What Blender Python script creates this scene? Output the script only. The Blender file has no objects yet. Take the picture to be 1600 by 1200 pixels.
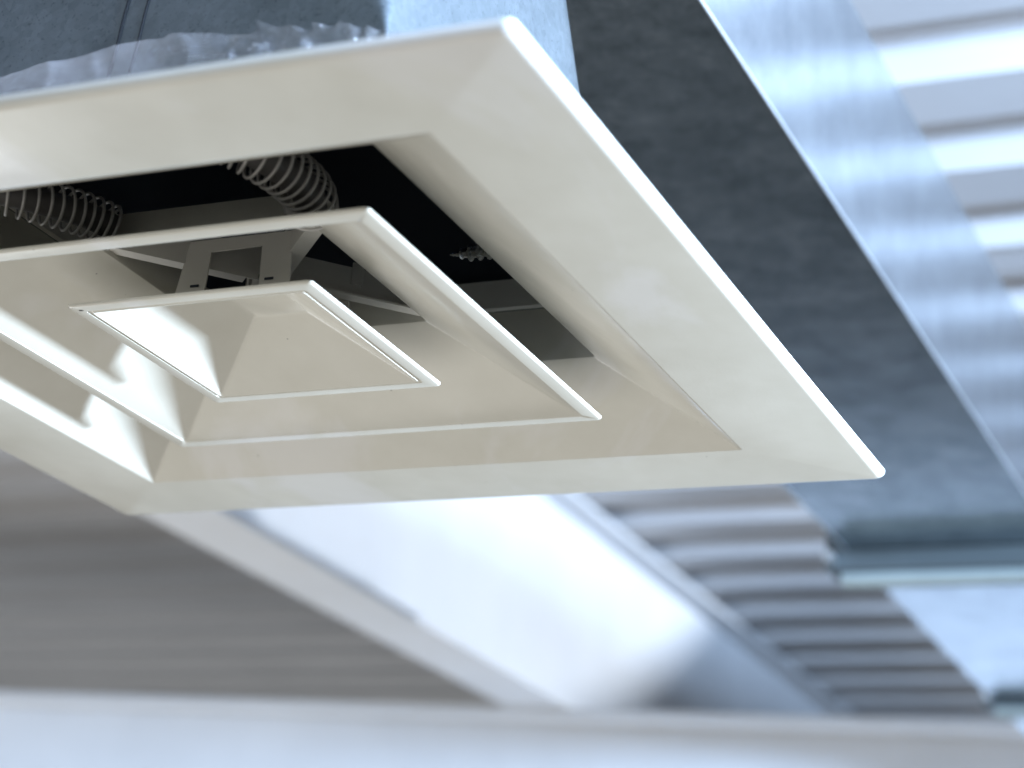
import bpy, bmesh, math, random
from mathutils import Vector, Matrix, noise
random.seed(7)
S = bpy.context.scene
C = S.collection

# ------------------------------------------------------------------ camera
F = 3227.83                                   # focal length in pixels of the 1600 px wide photograph
RX = Vector((0.90793597, 0.40981695, 0.08776302))     # camera right
RD = Vector((-0.06685014, 0.34833278, -0.93498413))   # camera down
RF = Vector((-0.41374308, 0.84303876, 0.34366018))    # camera forward
CP = Vector((0.642786, -0.965909, -0.428637))
cd = bpy.data.cameras.new('camera'); cam = bpy.data.objects.new('camera', cd); C.objects.link(cam)
cam.matrix_world = Matrix(((RX.x, -RD.x, -RF.x, CP.x), (RX.y, -RD.y, -RF.y, CP.y), (RX.z, -RD.z, -RF.z, CP.z), (0, 0, 0, 1)))
cd.sensor_width = 36.0; cd.lens = F / 1600 * 36; cd.clip_start = .05; cd.clip_end = 200
cd.dof.use_dof = True; cd.dof.focus_distance = 1.235; cd.dof.aperture_fstop = 5.4
S.camera = cam

# ------------------------------------------------------------------ world and lamps
w = bpy.data.worlds.new('World'); S.world = w; w.use_nodes = True
bg = w.node_tree.nodes['Background']; bg.inputs[0].default_value = (.80, .90, 1, 1); bg.inputs[1].default_value = .10

def lamp(name, loc, target, sx, sy, power, col):
    l = bpy.data.lights.new(name, 'AREA'); l.shape = 'RECTANGLE'; l.size = sx; l.size_y = sy; l.energy = power; l.color = col
    o = bpy.data.objects.new(name, l); C.objects.link(o); o.location = loc
    o.rotation_euler = (Vector(target) - Vector(loc)).to_track_quat('-Z', 'Y').to_euler()
    return o
# low bright opening to the far right (its light comes in slightly from below)
def spot(name, loc, target, half, blend, radius, power, col):
    l = bpy.data.lights.new(name, 'SPOT'); l.spot_size = math.radians(2 * half); l.spot_blend = blend; l.shadow_soft_size = radius; l.energy = power; l.color = col
    o = bpy.data.objects.new(name, l); C.objects.link(o); o.location = loc
    o.rotation_euler = (Vector(target) - Vector(loc)).to_track_quat('-Z', 'Y').to_euler()
spot('low_spot_light', (8.3, 4.55, -.83), (-.1, 0, -.06), 2.6, .35, .36, 23000, (.68, .83, 1))
# added spot for the lit patch on the roof beam; cone edge draws its shadow
spot('beam_spot_light', (5.2, 6.4, .95), (-1.32, 2.23, 3.5), 23.3, .02, .10, 2300, (.82, .90, 1))
# added fill behind and left of the camera, brightens the girder
lamp('rear_fill_light', (-2.6, -4.5, .75), (-1, 3, .4), 5, 1.0, 100, (.66, .80, 1))
# clerestory window on the right, above the level of the diffuser
lamp('side_window_light', (1.95, -.2, .37), (0.1, 1.9, .85), 1.3, .32, 370, (.50, .70, 1))
# wide bright floor underneath
lamp('floor_bounce_light', (-1.5, -.6, -2.4), (-1.5, -.6, 0), 6.4, 6.0, 110, (1, .955, .87))
lamp('left_bay_fill_light', (-4.7, 2.6, -2.4), (-3.0, 3.2, 1), 3.0, 3.0, 85, (.93, .97, 1))  # added fill from below for the left deck and beam flange

S.view_settings.view_transform = 'Standard'; S.view_settings.look = 'None'
S.view_settings.exposure = 0; S.view_settings.gamma = 1
S.render.engine = 'CYCLES'

# ------------------------------------------------------------------ helpers
def ray(u, v): return RX * ((u - 800) / F) + RD * ((v - 600) / F) + RF
def on(axis, val, u, v):
    d = ray(u, v); return CP + d * ((val - CP[axis]) / d[axis])

def tag(o, label=None, cat=None, group=None, kind=None):
    if label: o['label'] = label
    if cat: o['category'] = cat
    if group: o['group'] = group
    if kind: o['kind'] = kind
    return o
def empty(name, loc=(0, 0, 0)):
    o = bpy.data.objects.new(name, None); C.objects.link(o); o.location = loc; o.empty_display_size = .05; return o
def obj(name, bm, mat, parent=None, smooth=None, loc=None):
    bmesh.ops.recalc_face_normals(bm, faces=bm.faces)
    me = bpy.data.meshes.new(name); bm.to_mesh(me); bm.free()
    me.materials.append(mat)
    if smooth is not None:
        for p in me.polygons: p.use_smooth = True
        me.set_sharp_from_angle(angle=math.radians(smooth))
    o = bpy.data.objects.new(name, me); C.objects.link(o)
    if parent:
        o.parent = parent
        if loc is None: loc = -Vector(parent.location) if parent.type == 'EMPTY' else (0, 0, 0)
    if loc is not None: o.location = loc
    return o
def box(bm, x0, x1, y0, y1, z0, z1, mat=None, bev=0):
    r = bmesh.ops.create_cube(bm, size=1)
    for v in r['verts']:
        v.co = Vector(((x0 + x1) / 2 + v.co.x * (x1 - x0), (y0 + y1) / 2 + v.co.y * (y1 - y0), (z0 + z1) / 2 + v.co.z * (z1 - z0)))
        if mat is not None: v.co = mat @ v.co
    if bev:
        es = list({e for v in r['verts'] for e in v.link_edges})
        bmesh.ops.bevel(bm, geom=es, offset=bev, segments=2, affect='EDGES', profile=.5)
    return bm
def NB(): return bmesh.new()

def sq_loop(r, z, c, k=4):
    c = min(c, r * .98); pts = []
    for i, (sx, sy, a0) in enumerate(((1, 1, 0), (-1, 1, 90), (-1, -1, 180), (1, -1, 270))):
        for j in range(k + 1):
            a = math.radians(a0 + 90 * j / k)
            pts.append((sx * (r - c) + c * math.cos(a), sy * (r - c) + c * math.sin(a), z))
    return pts
def ring(bm, prof, closed=True, k=4, cap=False):
    """prof: list of (half size, height, corner radius) swept round a square"""
    loops = [[bm.verts.new(p) for p in sq_loop(r, z, c, k)] for r, z, c in prof]
    n = len(loops[0]); m = len(loops)
    for i in range(m if closed else m - 1):
        A, B = loops[i], loops[(i + 1) % m]
        for j in range(n):
            bm.faces.new((A[j], A[(j + 1) % n], B[(j + 1) % n], B[j]))
    if cap: bm.faces.new(loops[-1])
    return bm
def tube(bm, path, rad, seg=8, cap=True, rads=None):
    pts = [Vector(p) for p in path]; N = len(pts)
    t0 = (pts[1] - pts[0]).normalized()
    up = Vector((0, 0, 1)) if abs(t0.z) < .9 else Vector((1, 0, 0))
    nrm = (up - t0 * up.dot(t0)).normalized(); prev = None; first = None
    for i in range(N):
        t = (pts[min(i + 1, N - 1)] - pts[max(i - 1, 0)]).normalized()
        nrm = (nrm - t * nrm.dot(t)).normalized(); b = t.cross(nrm)
        r = rads[i] if rads else rad
        L = [bm.verts.new(pts[i] + (nrm * math.cos(2 * math.pi * j / seg) + b * math.sin(2 * math.pi * j / seg)) * r) for j in range(seg)]
        if prev:
            for j in range(seg): bm.faces.new((prev[j], prev[(j + 1) % seg], L[(j + 1) % seg], L[j]))
        else: first = L
        prev = L
    if cap: bm.faces.new(first); bm.faces.new(prev)
    return bm

# ------------------------------------------------------------------ materials
def mat(name):
    m = bpy.data.materials.new(name); m.use_nodes = True
    nt = m.node_tree; return m, nt, nt.nodes['Principled BSDF']
def nd(nt, t, **kw):
    n = nt.nodes.new(t)
    for k, v in kw.items():
        if k in n.inputs: n.inputs[k].default_value = v
        else: setattr(n, k, v)
    return n
def rampc(nt, src, stops):
    r = nt.nodes.new('ShaderNodeValToRGB'); e = r.color_ramp.elements
    while len(e) < len(stops): e.new(.5)
    for i, (p, c) in enumerate(stops): e[i].position = p; e[i].color = (*c, 1) if len(c) == 3 else c
    nt.links.new(src, r.inputs[0]); return r
def coords(nt, scale=(1, 1, 1), rot=(0, 0, 0)):
    g = nt.nodes.new('ShaderNodeNewGeometry'); mp = nt.nodes.new('ShaderNodeMapping')
    mp.inputs['Scale'].default_value = scale; mp.inputs['Rotation'].default_value = rot
    nt.links.new(g.outputs['Position'], mp.inputs['Vector']); return mp.outputs[0]

def paint_mat(name, base, rough=.27, dirt=.10):
    m, nt, b = mat(name)
    n1 = nd(nt, 'ShaderNodeTexNoise', Scale=9.0, Detail=5.0, Roughness=.6); nt.links.new(coords(nt, (1, 1, 1.5)), n1.inputs['Vector'])
    r1 = rampc(nt, n1.outputs[0], [(.2, tuple(c * (1 - dirt) * k for c, k in zip(base, (1, .985, .95)))), (.75, base)])
    # small dust specks and nicks
    n2 = nd(nt, 'ShaderNodeTexVoronoi', Scale=42.0); nt.links.new(coords(nt), n2.inputs['Vector'])
    r2 = rampc(nt, n2.outputs['Distance'], [(.022, (1, 1, 1)), (.032, (0, 0, 0))])
    mx = nd(nt, 'ShaderNodeMix', data_type='RGBA'); nt.links.new(r2.outputs[0], mx.inputs[0])
    # dusty wiped smears
    n6 = nd(nt, 'ShaderNodeTexNoise', Scale=5.5, Detail=6.0, Roughness=.55, Distortion=.8); nt.links.new(coords(nt, (1, .45, 1), (0, 0, .6)), n6.inputs['Vector'])
    r6 = rampc(nt, n6.outputs[0], [(.53, (0, 0, 0)), (.60, (.55, .55, .55))])
    sm = nd(nt, 'ShaderNodeMix', data_type='RGBA'); nt.links.new(r6.outputs[0], sm.inputs[0]); nt.links.new(r1.outputs[0], sm.inputs[6])
    sm.inputs[7].default_value = (base[0] * 1.06, base[0] * 1.05, base[0] * 1.05, 1)
    nt.links.new(sm.outputs[2], mx.inputs[6]); mx.inputs[7].default_value = tuple(c * .5 for c in base) + (1,)
    nt.links.new(mx.outputs[2], b.inputs['Base Color'])
    n3 = nd(nt, 'ShaderNodeTexNoise', Scale=14.0, Detail=4.0, Distortion=1.2); nt.links.new(coords(nt, (1, .5, 1)), n3.inputs['Vector'])
    r3 = nd(nt, 'ShaderNodeMapRange'); r3.inputs[1].default_value = .2; r3.inputs[2].default_value = .8
    r3.inputs[3].default_value = rough * .5; r3.inputs[4].default_value = rough * 2.1
    nt.links.new(n3.outputs[0], r3.inputs[0]); nt.links.new(r3.outputs[0], b.inputs['Roughness'])
    n4 = nd(nt, 'ShaderNodeTexNoise', Scale=22.0, Detail=2.0); nt.links.new(coords(nt), n4.inputs['Vector'])
    n5 = nd(nt, 'ShaderNodeTexNoise', Scale=420.0, Detail=2.0); nt.links.new(coords(nt), n5.inputs['Vector'])
    ad = nd(nt, 'ShaderNodeMath', operation='MULTIPLY_ADD'); nt.links.new(n5.outputs[0], ad.inputs[0]); ad.inputs[1].default_value = .12; nt.links.new(n4.outputs[0], ad.inputs[2])
    bp = nd(nt, 'ShaderNodeBump', Strength=.07, Distance=.004); nt.links.new(ad.outputs[0], bp.inputs['Height']); nt.links.new(bp.outputs[0], b.inputs['Normal'])
    b.inputs['IOR'].default_value = 1.5
    return m
def galv_mat(name, lo, hi, rough=.36, scale=60, metal=.9, fleck=0.0, stretch=(1, 1, 1), amp=.35):
    m, nt, b = mat(name)
    co = coords(nt, stretch)
    v = nd(nt, 'ShaderNodeTexVoronoi', Scale=scale); nt.links.new(co, v.inputs['Vector'])
    sep = nd(nt, 'ShaderNodeSeparateColor'); nt.links.new(v.outputs['Color'], sep.inputs[0])
    n = nd(nt, 'ShaderNodeTexNoise', Scale=9.0, Detail=8.0, Roughness=.74); nt.links.new(co, n.inputs['Vector'])
    a = nd(nt, 'ShaderNodeMath', operation='MULTIPLY_ADD'); nt.links.new(sep.outputs[0], a.inputs[0]); a.inputs[1].default_value = amp
    nt.links.new(n.outputs[0], a.inputs[2])
    r = rampc(nt, a.outputs[0], [(.35, lo), (.95, hi)])
    out = r.outputs[0]
    if fleck:
        f = nd(nt, 'ShaderNodeTexNoise', Scale=420.0, Detail=3.0, Roughness=.6); nt.links.new(co, f.inputs['Vector'])
        rf = rampc(nt, f.outputs[0], [(.60, (0, 0, 0)), (.68, (fleck,) * 3)])
        mx = nd(nt, 'ShaderNodeMix', data_type='RGBA'); nt.links.new(rf.outputs[0], mx.inputs[0]); nt.links.new(out, mx.inputs[6])
        mx.inputs[7].default_value = tuple(c * .25 for c in lo) + (1,); out = mx.outputs[2]
    nt.links.new(out, b.inputs['Base Color']); b.inputs['Metallic'].default_value = metal
    mr = nd(nt, 'ShaderNodeMapRange'); mr.inputs[3].default_value = rough * (1 - amp * .5); mr.inputs[4].default_value = rough * (1 + amp * .6)
    nt.links.new(sep.outputs[1], mr.inputs[0]); nt.links.new(mr.outputs[0], b.inputs['Roughness'])
    s = nd(nt, 'ShaderNodeTexNoise', Scale=3.0, Detail=2.0); nt.links.new(coords(nt), s.inputs['Vector'])
    bp = nd(nt, 'ShaderNodeBump', Strength=.04, Distance=.02); nt.links.new(s.outputs[0], bp.inputs['Height']); nt.links.new(bp.outputs[0], b.inputs['Normal'])
    return m
def plain(name, base, rough=.5, metal=0.0, var=.12, scale=6.0):
    m, nt, b = mat(name)
    n = nd(nt, 'ShaderNodeTexNoise', Scale=scale, Detail=5.0, Roughness=.6); nt.links.new(coords(nt), n.inputs['Vector'])
    r = rampc(nt, n.outputs[0], [(.3, tuple(c * (1 - var) for c in base)), (.7, tuple(min(1, c * (1 + var)) for c in base))])
    nt.links.new(r.outputs[0], b.inputs['Base Color']); b.inputs['Roughness'].default_value = rough; b.inputs['Metallic'].default_value = metal
    return m

M_paint = paint_mat('cream_gloss_paint', (.68, .67, .615), .14, .17)
M_inner = paint_mat('grey_cream_primer', (.70, .69, .66), .35, .12)
M_galv = galv_mat('galvanised_duct', (.34, .375, .41), (.68, .73, .78), .22, 160, 1, .0, (1.6, 1.6, 1.6), .10)
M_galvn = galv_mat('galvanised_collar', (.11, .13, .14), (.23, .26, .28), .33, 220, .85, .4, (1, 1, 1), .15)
M_zinc = galv_mat('zinc_hardware', (.55, .57, .58), (.8, .82, .84), .25, 200, 1)
M_spring = plain('spring_wire', (.46, .45, .44), .40, .2)
M_sleeve = plain('grey_rubber_sleeve', (.10, .095, .095), .5)
M_galvb = galv_mat('galvanised_bottom_sheet', (.22, .275, .31), (.76, .82, .86), .24, 160, 1, .0, (2.2, 2.2, 2.2), .12)
M_cleat = plain('dull_cleat', (.28, .33, .33), .4, .6)
M_highlight = plain('highlight_zinc', (.72, .75, .78), .42, .7)
M_seal = plain('dark_sealant', (.006, .006, .007), 1.0)
M_flange = plain('shaded_flange_steel', (.075, .09, .095), .45, .5)  # shade on the flange's near face is put into this dark colour
M_unlit = plain('unlit_interior_black', (.026, .034, .048), .9)  # near-black colour stands in for unlit inside faces
M_beam = plain('white_beam_paint', (.70, .71, .73), .62, 0, .05, 3)
M_deck = plain('deck_coating', (.46, .45, .45), .45, .05, .06, 2)

m, nt, b = mat('clear_plastic_film'); M_film = m
tr = nd(nt, 'ShaderNodeBsdfTransparent'); tr.inputs[0].default_value = (.93, .92, .93, 1)
gl = nd(nt, 'ShaderNodeBsdfGlossy', Roughness=.06); df = nd(nt, 'ShaderNodeBsdfDiffuse'); df.inputs[0].default_value = (.62, .58, .60, 1)
fn = nd(nt, 'ShaderNodeTexNoise', Scale=38.0, Detail=6.0, Roughness=.65, Distortion=1.0); nt.links.new(coords(nt, (1, 1, 2.2)), fn.inputs['Vector'])
bp = nd(nt, 'ShaderNodeBump', Strength=.9, Distance=.005); nt.links.new(fn.outputs[0], bp.inputs['Height'])
nt.links.new(bp.outputs[0], gl.inputs['Normal'])
fr = nd(nt, 'ShaderNodeFresnel', IOR=1.5); nt.links.new(bp.outputs[0], fr.inputs['Normal'])
fa = nd(nt, 'ShaderNodeMath', operation='MULTIPLY_ADD'); nt.links.new(fr.outputs[0], fa.inputs[0]); fa.inputs[1].default_value = 1.0; fa.inputs[2].default_value = .10
m1 = nd(nt, 'ShaderNodeMixShader'); nt.links.new(fa.outputs[0], m1.inputs[0]); nt.links.new(tr.outputs[0], m1.inputs[1]); nt.links.new(gl.outputs[0], m1.inputs[2])
# milky patches where the film is doubled over
mk = nd(nt, 'ShaderNodeTexNoise', Scale=9.0, Detail=3.0); nt.links.new(coords(nt, (1, 1, .4)), mk.inputs['Vector'])
g = nt.nodes.new('ShaderNodeNewGeometry'); sx = nd(nt, 'ShaderNodeSeparateXYZ'); nt.links.new(g.outputs['Position'], sx.inputs[0])
mr = nd(nt, 'ShaderNodeMapRange'); mr.inputs[1].default_value = .075; mr.inputs[2].default_value = -.01; mr.inputs[3].default_value = 0; mr.inputs[4].default_value = .24
nt.links.new(sx.outputs[0], mr.inputs[0])
mm = nd(nt, 'ShaderNodeMath', operation='MULTIPLY_ADD'); nt.links.new(mk.outputs[0], mm.inputs[0]); mm.inputs[1].default_value = .10; nt.links.new(mr.outputs[0], mm.inputs[2])
m2 = nd(nt, 'ShaderNodeMixShader'); nt.links.new(mm.outputs[0], m2.inputs[0]); nt.links.new(m1.outputs[0], m2.inputs[1]); nt.links.new(df.outputs[0], m2.inputs[2])
nt.links.new(m2.outputs[0], nt.nodes['Material Output'].inputs[0])

# ------------------------------------------------------------------ roof: deck, purlin beam, girder
PITCH = .281; YC = 3.432; DZ = 1.0; DEPTH = .054
deck = empty('roof_deck', (0, 0, DZ)); tag(deck, kind='structure')
def deck_mesh(n):
    bm = NB(); pr = []
    for k in range(n):                       # one period centred on an upper flute
        y = k * PITCH
        pr += [(y - PITCH / 2, 0), (y - .078, 0), (y - .055, DEPTH), (y - .02, DEPTH), (y - .014, DEPTH - .008), (y + .014, DEPTH - .008), (y + .02, DEPTH), (y + .055, DEPTH), (y + .078, 0)]
    pr.append((n * PITCH - PITCH / 2 + .02, 0))
    th = .0012; xs = (-11, 3.5)
    lo = [[bm.verts.new((x, y, z)) for y, z in pr] for x in xs]; hi = [[bm.verts.new((x, y, z + th)) for y, z in pr] for x in xs]
    for L, f in ((lo, 0), (hi, 1)):
        for j in range(len(pr) - 1):
            q = (L[0][j], L[0][j + 1], L[1][j + 1], L[1][j]); bm.faces.new(q if f else q[::-1])
    for e in (0, 1):
        for j in range(len(pr) - 1): bm.faces.new((lo[e][j], hi[e][j], hi[e][j + 1], lo[e][j + 1]))
    for j in (0, len(pr) - 1): bm.faces.new((lo[0][j], lo[1][j], hi[1][j], hi[0][j]))
    return bm
NS = 4; k0 = -20
sheet = obj('deck_sheet', deck_mesh(NS), M_deck, deck, loc=(0, YC + k0 * PITCH, 0))
for i in range(1, 11):
    o = sheet.copy(); C.objects.link(o); o.location = (0, YC + (k0 + i * NS) * PITCH, .0016 * (i % 2))

def ibeam(name, loc, rotz, L0, L1, depth, wid, tf, tw, label, cat):
    """runs along local Y from L0 to L1; origin at the middle of the bottom flange's underside"""
    root = empty(name, loc); root.rotation_euler.z = rotz; tag(root, label, cat)
    for nm, a in (('bottom_flange', (-wid / 2, wid / 2, L0, L1, 0, tf)), ('web', (-tw / 2, tw / 2, L0, L1, tf + .0005, depth - tf - .0005)), ('top_flange', (-wid / 2, wid / 2, L0, L1, depth - tf, depth))):
        o = obj(nm, box(NB(), *a, bev=.002), M_beam, root, loc=(0, 0, 0))
    return root
purlin = ibeam('roof_purlin', (-1.300, 0, .506), 0, -1.0, 9.0, .491, .155, .014, .010,
               'white I-section roof beam running diagonally under the corrugated deck', 'beam')
for y in (2.2, 3.9, 5.6):                    # stiffener plates on the side away from the camera
    obj('stiffener', box(NB(), -.07, -.006, y - .005, y + .005, .016, .466), M_beam, purlin, loc=(0, 0, 0))
gA = on(2, .505, 0, 1080); gB = on(2, .505, 1600, 1128)
gang = math.atan2(gB.y - gA.y, gB.x - gA.x)
girder = ibeam('roof_girder', (gA.x + math.sin(gang) * -.11, gA.y + .11 * math.cos(gang), .505 - .74), gang - math.pi / 2, -4.0, 7.0, .74, .22, .018, .012,
               'large white steel girder crossing the bottom of the picture', 'beam')

# ------------------------------------------------------------------ main rectangular duct
XL, XR, ZB, ZT = -.152, .142, .398, .626
Y0, YF, Y2, Y3 = -1.3, 1.80, 2.78, 3.16
duct = empty('main_duct', (0, Y0, ZB)); tag(duct, 'long rectangular galvanised air duct running away above the diffuser', 'duct')
def panel(name, parent, *a, bev=.0015): return obj(name, box(NB(), *a, bev=bev), M_galv, parent)
t = .0015
def section(y0, y1):
    bm = NB(); h = .134; cy = 0; n = 32
    if y0 < 0 < y1:                                      # bottom sheet with the take-off hole
        box(bm, XL, XR, y0, -h, ZB, ZB + t); box(bm, XL, XR, h, y1, ZB, ZB + t)
        obj('bottom_sheet', bm, M_galvb, duct)
    else: panel('bottom_sheet', duct, XL, XR, y0, y1, ZB, ZB + t, bev=0)
    panel('side_sheet', duct, XR - t, XR, y0, y1, ZB + t, ZT, bev=0)
    panel('side_sheet', duct, XL, XL + t, y0, y1, ZB + t, ZT, bev=0)
    panel('top_sheet', duct, XL + t, XR - t, y0, y1, ZT - t, ZT, bev=0)
section(Y0, YF - .03); section(YF + .03, Y2 - .06); section(Y2, Y3)  # last section is added out of view to block light from the beam web
for x in (XL, XR):                                       # folded lower corners, bright tubes put in for their highlight line
    for a, b_ in ((Y0, YF - .032), (YF + .032, Y2 - .064)):
        obj('edge_highlight', tube(NB(), [(x, a, ZB), (x, b_, ZB)], .0010, 12), M_highlight, duct, 50)
def flange(yc, name='flange', d=.030):
    bm = NB()
    for s in (-1, 1):
        y0, y1 = (yc - .03, yc - .003) if s < 0 else (yc + .003, yc + .03)
        box(bm, XL - d, XR + d, y0, y1, ZB - d, ZB - .0005, bev=.002); box(bm, XL - d, XR + d, y0, y1, ZT + .0005, ZT + d, bev=.002)
        box(bm, XL - d, XL - .0005, y0, y1, ZB, ZT, bev=.002); box(bm, XR + .0005, XR + d, y0, y1, ZB, ZT, bev=.002)
    f = obj(name, bm, M_flange, duct)
    # slip-on cleat along the underside and a corner bolt
    bm = NB(); tube(bm, [(XL - d + .02, yc, ZB - d - .004), (XR + d - .02, yc, ZB - d - .004)], .016, 14)
    obj('cleat', bm, M_cleat, f, 40)
    for x in (XL - d + .012, XR + d - .012):
        bm = NB(); tube(bm, [(x, yc - .05, ZB - d + .014), (x, yc - .031, ZB - d + .014)], .009, 6); tube(bm, [(x, yc - .062, ZB - d + .014), (x, yc + .06, ZB - d + .014)], .0045, 10)
        obj('bolt', bm, M_zinc, f)
    return f
flange(YF); flange(Y2 - .03, d=.014)
panel('end_sheet', duct, XL, XR, Y3, Y3 + t, ZB, ZT, bev=0)

# ------------------------------------------------------------------ square-to-round take-off collar above the diffuser
col = empty('takeoff_collar', (0, 0, .08)); tag(col, 'galvanised square-to-round collar joining the diffuser to the duct above', 'duct collar')
def s2r(bm, r0, z0, r1, z1, n=12, steps=10, thick=None):
    """skirt from a square (half r0) to a circle (radius r1)"""
    N = 8 * n
    def sqp(a):
        c, s = math.cos(a), math.sin(a); k = r0 / max(abs(c), abs(s)); return Vector((c * k, s * k, z0))
    L = []
    for i in range(steps + 1):
        f = i / steps; row = []
        for j in range(N):
            # points gather at the corners on the square end, so flats become triangles
            q = j // (2 * n); u = (j % (2 * n)) / (2 * n)
            a1 = math.radians(45 + 90 * q + 90 * u); e = 1 / (1 + math.exp(-(u - .5) * 26)); a0 = math.radians(45 + 90 * q + 90 * u)
            P1 = Vector((r1 * math.cos(a1), r1 * math.sin(a1), z1)); cA = math.radians(45 + 90 * q); cB = cA + math.pi / 2
            A = Vector((r0 * 2 ** .5 * math.cos(cA), r0 * 2 ** .5 * math.sin(cA), z0)); B = Vector((r0 * 2 ** .5 * math.cos(cB), r0 * 2 ** .5 * math.sin(cB), z0))
            P0 = A.lerp(B, max(0, min(1, (u - .46) / .08)) if False else e)
            row.append(bm.verts.new(P0.lerp(P1, f)))
        L.append(row)
    for i in range(steps):
        for j in range(N): bm.faces.new((L[i][j], L[i][(j + 1) % N], L[i + 1][(j + 1) % N], L[i + 1][j]))
    return L
bm = NB(); s2r(bm, .1530, .1005, .132, ZB - .001)
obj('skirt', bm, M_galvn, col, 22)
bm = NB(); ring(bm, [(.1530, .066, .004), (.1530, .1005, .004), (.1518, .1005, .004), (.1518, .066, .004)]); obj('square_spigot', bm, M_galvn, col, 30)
bm = NB(); s2r(bm, .1495, .1005, .128, ZB + .004); ring(bm, [(.1495, .084, .003), (.1495, .1005, .003)], closed=False)
obj('dark_interior', bm, M_unlit, col)  # dark sheet added for the shade inside the collar
# lap seam on the near flat of the skirt: two beads of dark sealant
def skirt_near(x, z):
    f = (z - .1005) / (ZB - .1005); return Vector((x, -(.1530 + (.132 - .1530) * f) - .0002, z))
for x0, rr in ((-.022, .0010), (-.008, .0008)):
    bm = NB(); tube(bm, [skirt_near(x0 + .012 * i / 10 + .0005 * math.sin(i * 2.1), .100 + .22 * i / 10) for i in range(11)], rr, 8)
    obj('sealant_bead', bm, M_seal, col, 60)
# self-drilling screw whose tip sticks through the wall
tip = on(1, .045, 703, 398)
bm = NB(); prof = []; Ls = .1525 - tip.x; N = 90
for i in range(N + 1):
    x = tip.x + Ls * i / N; core = .0034 * min(1, (i / N) * 4 + .1)
    prof.append((x, core + .0022 * max(0, math.sin(i / N * math.pi * 2 * 9)) * min(1, i / N * 5)))
tube(bm, [(x, tip.y, tip.z) for x, r in prof], .003, 12, rads=[r for x, r in prof])
tube(bm, [(.1532, tip.y, tip.z), (.1572, tip.y, tip.z)], .005, 6)
obj('screw', bm, M_zinc, col, 50)

# ------------------------------------------------------------------ the diffuser
dif = empty('air_diffuser', (0, 0, 0))
tag(dif, 'cream square ceiling air diffuser with concentric cones, seen from below', 'air diffuser')
TH = .0012
def arc(cx, cz, r, a0, a1, n, c): return [(cx + r * math.cos(math.radians(a0 + (a1 - a0) * i / n)), cz + r * math.sin(math.radians(a0 + (a1 - a0) * i / n)), c) for i in range(n + 1)]
# outer frame: rolled rim, wide flat flange, cone rising to the neck
R = .3005
under = [(R, .0058, .005)] + arc(R - .005, .005, .005, 0, -90, 7, .005) + [(.2262, 0, .0025)] + arc(.2262, .003, .003, -90, -118, 3, .002) + [(.1530, .0395, .0015), (.1512, .0412, .0015), (.1505, .046, .0015), (.1505, .0775, .0015)]
over = [(.1505 + TH, .0775, .0015), (.1505 + TH, .0475, .0015), (.1535 + TH, .0412, .0015), (.2255, .0026, .002), (R - .005, TH, .004)] + arc(R - .005, .005, .005 - TH, -90, 0, 6, .004) + [(R - TH, .0058, .004)]
frame = obj('outer_frame', ring(NB(), under + over), M_paint, dif, 30)
bm = NB(); ring(bm, [(.1503, .0780, .0015), (.1475, .0792, .0015), (.1475, .0990, .0015), (.1487, .0990, .0015), (.1487, .0800, .0015)])
obj('neck_band', bm, M_inner, frame, 30)
# middle cone
def cone(R, lip, r_top, z_top, collar):
    u = [(R, .0021, .003)] + arc(R - .0017, .0017, .0017, 0, -90, 5, .003) + [(R - lip, 0, .002), (R - lip - .0009, .0007, .002), (R - lip - .0018, .0007, .002)]
    u += [(r_top + .001, z_top - .001, .0015), (r_top, z_top + .001, .0015)] + ([(r_top, collar, .0015)] if collar else [])
    o = ([(r_top + TH, collar, .0015)] if collar else []) + [(r_top + TH, z_top + .002, .0015), (R - lip, .0028, .002), (R - .0035, .0013, .002), (R - .0014, .0016, .003), (R - .0010, .0021, .003)]
    return u, o
u, o = cone(.1572, .0095, .0704, .041, .0615)
mid = obj('middle_cone', ring(NB(), u + o), M_paint, dif, 30)
# centre pan
bm = NB()
u = [(.0815, .0019, .003)] + arc(.0800, .0015, .0015, 0, -90, 5, .003) + [(.0733, 0, .002), (.0727, .0008, .002), (.0716, .0008, .002), (.0706, -.0001, .002), (.0693, .0004, .002), (.0205, .0285, .002), (.0185, .0295, .002)]
ring(bm, u, closed=False, cap=True)
o = [(.0805, .0019, .003), (.0801, .0015, .003), (.0788, .0013, .002), (.0703, .0016, .002), (.0205, .0300, .002)]
ring(bm, o, closed=False, cap=True)
pan = obj('centre_pan', bm, M_paint, dif, 30)
bm = NB(); bmesh.ops.create_uvsphere(bm, u_segments=10, v_segments=6, radius=.0014, matrix=Matrix.Translation((-.0752, -.0752, .0004)) @ Matrix.Diagonal((1.5, 1, .5, 1)))
obj('chipped_corner', bm, plain('bare_dark_metal', (.05, .045, .04), .6), pan)

# diagonal cross bars inside the middle cone (L-section, ends on its collar's corners)
for q, ang in enumerate((45, 135, 225, 315)):
    Mx = Matrix.Rotation(math.radians(ang), 4, 'Z'); s = 1 if q in (0, 2) else -1
    zb = .0425 if q % 2 == 0 else .0428
    bm = NB(); box(bm, .0045, .0965, -.0006, .0006, zb, zb + .0215, Mx); bar = obj('cross_bar', bm, M_inner, dif)
    bm = NB(); box(bm, .014, .0965, *((-.009, -.0007) if s > 0 else (.0007, .009)), zb, zb + .0012, Mx); obj('bar_flange', bm, M_inner, bar, loc=(0, 0, 0))
    bm = NB(); box(bm, .050, .0575, *((-.0022, -.0007) if s > 0 else (.0007, .0022)), zb + .010, zb + .0245, Mx, bev=.0004); obj('clip_tab', bm, M_inner, bar, loc=(0, 0, 0))
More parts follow.
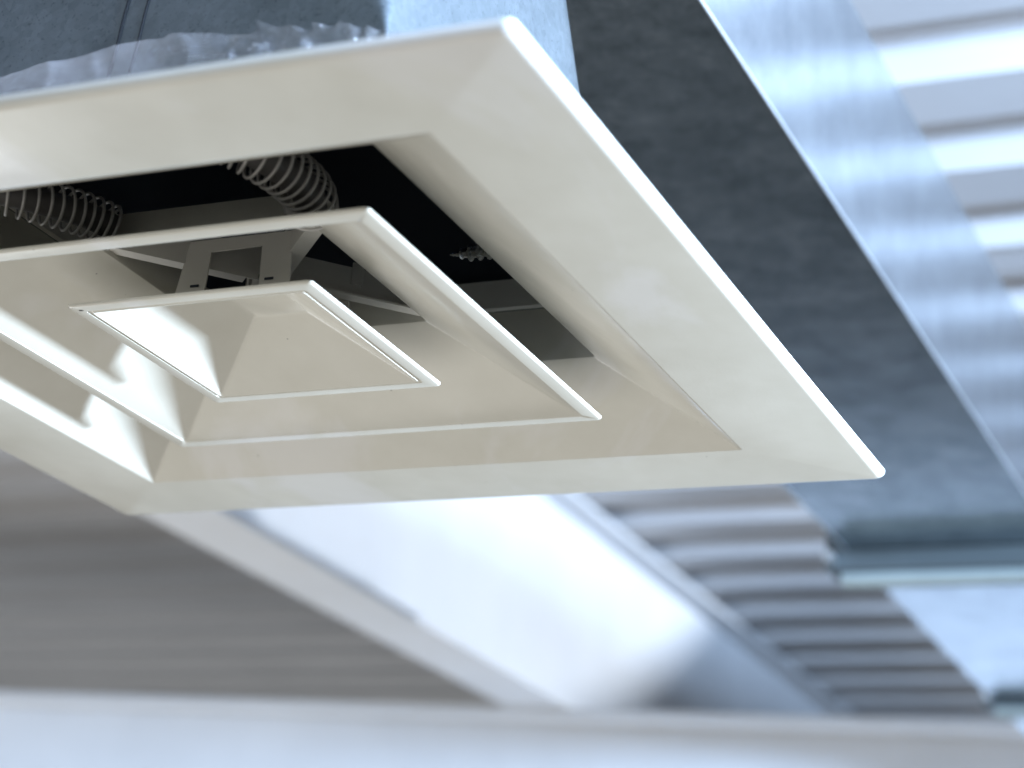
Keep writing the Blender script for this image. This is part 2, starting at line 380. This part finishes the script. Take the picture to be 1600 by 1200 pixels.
# hub where the bars meet
bm = NB(); tube(bm, [(0, 0, .0430), (0, 0, .0455)], .007, 6); hub = obj('hub_nut', bm, M_zinc, dif)
bm = NB(); tube(bm, [(0, 0, .0315), (0, 0, .066)], .0032, 12); obj('centre_bolt', bm, M_zinc, dif, 40)
# U-bracket carrying the centre pan: two plates with cut-outs, joined over the top
br = None
def plate(yc, sgn, zt=.0565, zc=.0485):
    bm = NB(); th = .0012
    z0 = .0222
    out = [(-.040, z0), (-.0195, z0), (-.0185, zc), (.0165, zc + .0005), (.0180, z0), (.0385, z0), (.0355, zt), (-.0345, zt)]
    A = [bm.verts.new((x, yc - th / 2, z)) for x, z in out]; B = [bm.verts.new((x, yc + th / 2, z)) for x, z in out]
    bm.faces.new(A); bm.faces.new(B[::-1]); n = len(out)
    for i in range(n): bm.faces.new((A[i], B[i], B[(i + 1) % n], A[(i + 1) % n]))
    return bm
br = obj('pan_bracket', plate(-.036, -1), M_inner, dif)
obj('rear_plate', plate(.036, 1, .0418, .0360), M_inner, br, loc=(0, 0, 0))
for x in (-.0265, .0245):
    bm = NB(); box(bm, x - .003, x + .003, -.0374, -.0368, .0262, .0278, bev=.0003); obj('slot', bm, M_unlit, br, loc=(0, 0, 0))

# coil springs at the two near corners of the core
def spring(pts, turns, rad, wire, nm='spring'):
    P = [Vector(p) for p in pts]
    def cr(t):
        n = len(P) - 1; s = min(int(t * n), n - 1); f = t * n - s
        p0 = P[max(s - 1, 0)]; p1 = P[s]; p2 = P[s + 1]; p3 = P[min(s + 2, n)]
        return .5 * ((2 * p1) + (p2 - p0) * f + (2 * p0 - 5 * p1 + 4 * p2 - p3) * f * f + (3 * p1 - p0 - 3 * p2 + p3) * f ** 3)
    N = int(turns * 26); path = []; axis = [cr(i / N) for i in range(N + 1)]
    nrm = None
    for i in range(N + 1):
        tn = (axis[min(i + 1, N)] - axis[max(i - 1, 0)]).normalized()
        if nrm is None: nrm = (Vector((0, 0, 1)) - tn * tn.z).normalized()
        nrm = (nrm - tn * nrm.dot(tn)).normalized(); b = tn.cross(nrm); a = 2 * math.pi * turns * i / N
        path.append(axis[i] + (nrm * math.cos(a) + b * math.sin(a)) * rad)
    bm = NB(); tube(bm, path, wire, 7); sp = obj(nm, bm, M_spring, dif, 60)
    bm = NB(); tube(bm, axis[::9] + [axis[-1]], rad * .62, 20); obj('rubber_sleeve', bm, M_sleeve, sp, 60, loc=(0, 0, 0))
    return sp
spring([on(1, -.080, 178, 356), on(1, -.094, 140, 338), on(1, -.112, 90, 322), on(1, -.132, 30, 306), on(1, -.147, -30, 292)], 13, .0125, .00095)
spring([on(1, -.078, 487, 328), on(1, -.094, 480, 300), on(1, -.114, 450, 270), on(1, -.135, 405, 240), on(1, -.148, 360, 215)], 14, .0145, .00095)

# ------------------------------------------------------------------ torn protective film round the neck
bm = NB(); NU, NV = 320, 26; grid = []
for i in range(NU + 1):
    u = i / NU; s = u * .62
    if s < .43: x, y, nx, ny = -.235 + s, -.197, 0, -1
    else:
        a = min((s - .43) / .03, 1) * math.pi / 2; x = .195 + .014 * math.sin(a); y = -.183 - .014 * math.cos(a); nx, ny = math.sin(a), -math.cos(a)
        if s > .46: y += s - .46
    zt = .0925 + .004 * math.sin(x * 21 + .6) + .0035 * noise.noise((x * 22, 0, 3)) - (.012 * max(0, (x - .10)) / .1 if s < .46 else .012 + (s - .46) * .2)
    row = []
    for j in range(NV + 1):
        v = j / NV; z = .036 + (zt - .036) * v
        cr_ = max(0, min(1, (x - .03) / .06)) if s < .46 else 1
        q = Vector((x + y, x - y, z))
        rid = lambda f, o: (1 - abs(noise.noise((q.x * f + z * f * .8 + o, q.y * f * .4, z * f * .7 - o)))) ** 3
        d = .006 * noise.noise((x * 14, y * 14, z * 20)) + (.10 + .90 * cr_) * (.014 * rid(30, 1.3) + .009 * rid(70, 4.1) - .011) - .006 * v
        row.append(bm.verts.new((x + nx * d, y + ny * d, z)))
    grid.append(row)
for i in range(NU):
    for j in range(NV): bm.faces.new((grid[i][j], grid[i + 1][j], grid[i + 1][j + 1], grid[i][j + 1]))
film = obj('plastic_film', bm, M_film, None, 180)
tag(film, 'crinkled clear plastic film wrapped behind the upper edge of the diffuser', 'plastic film')
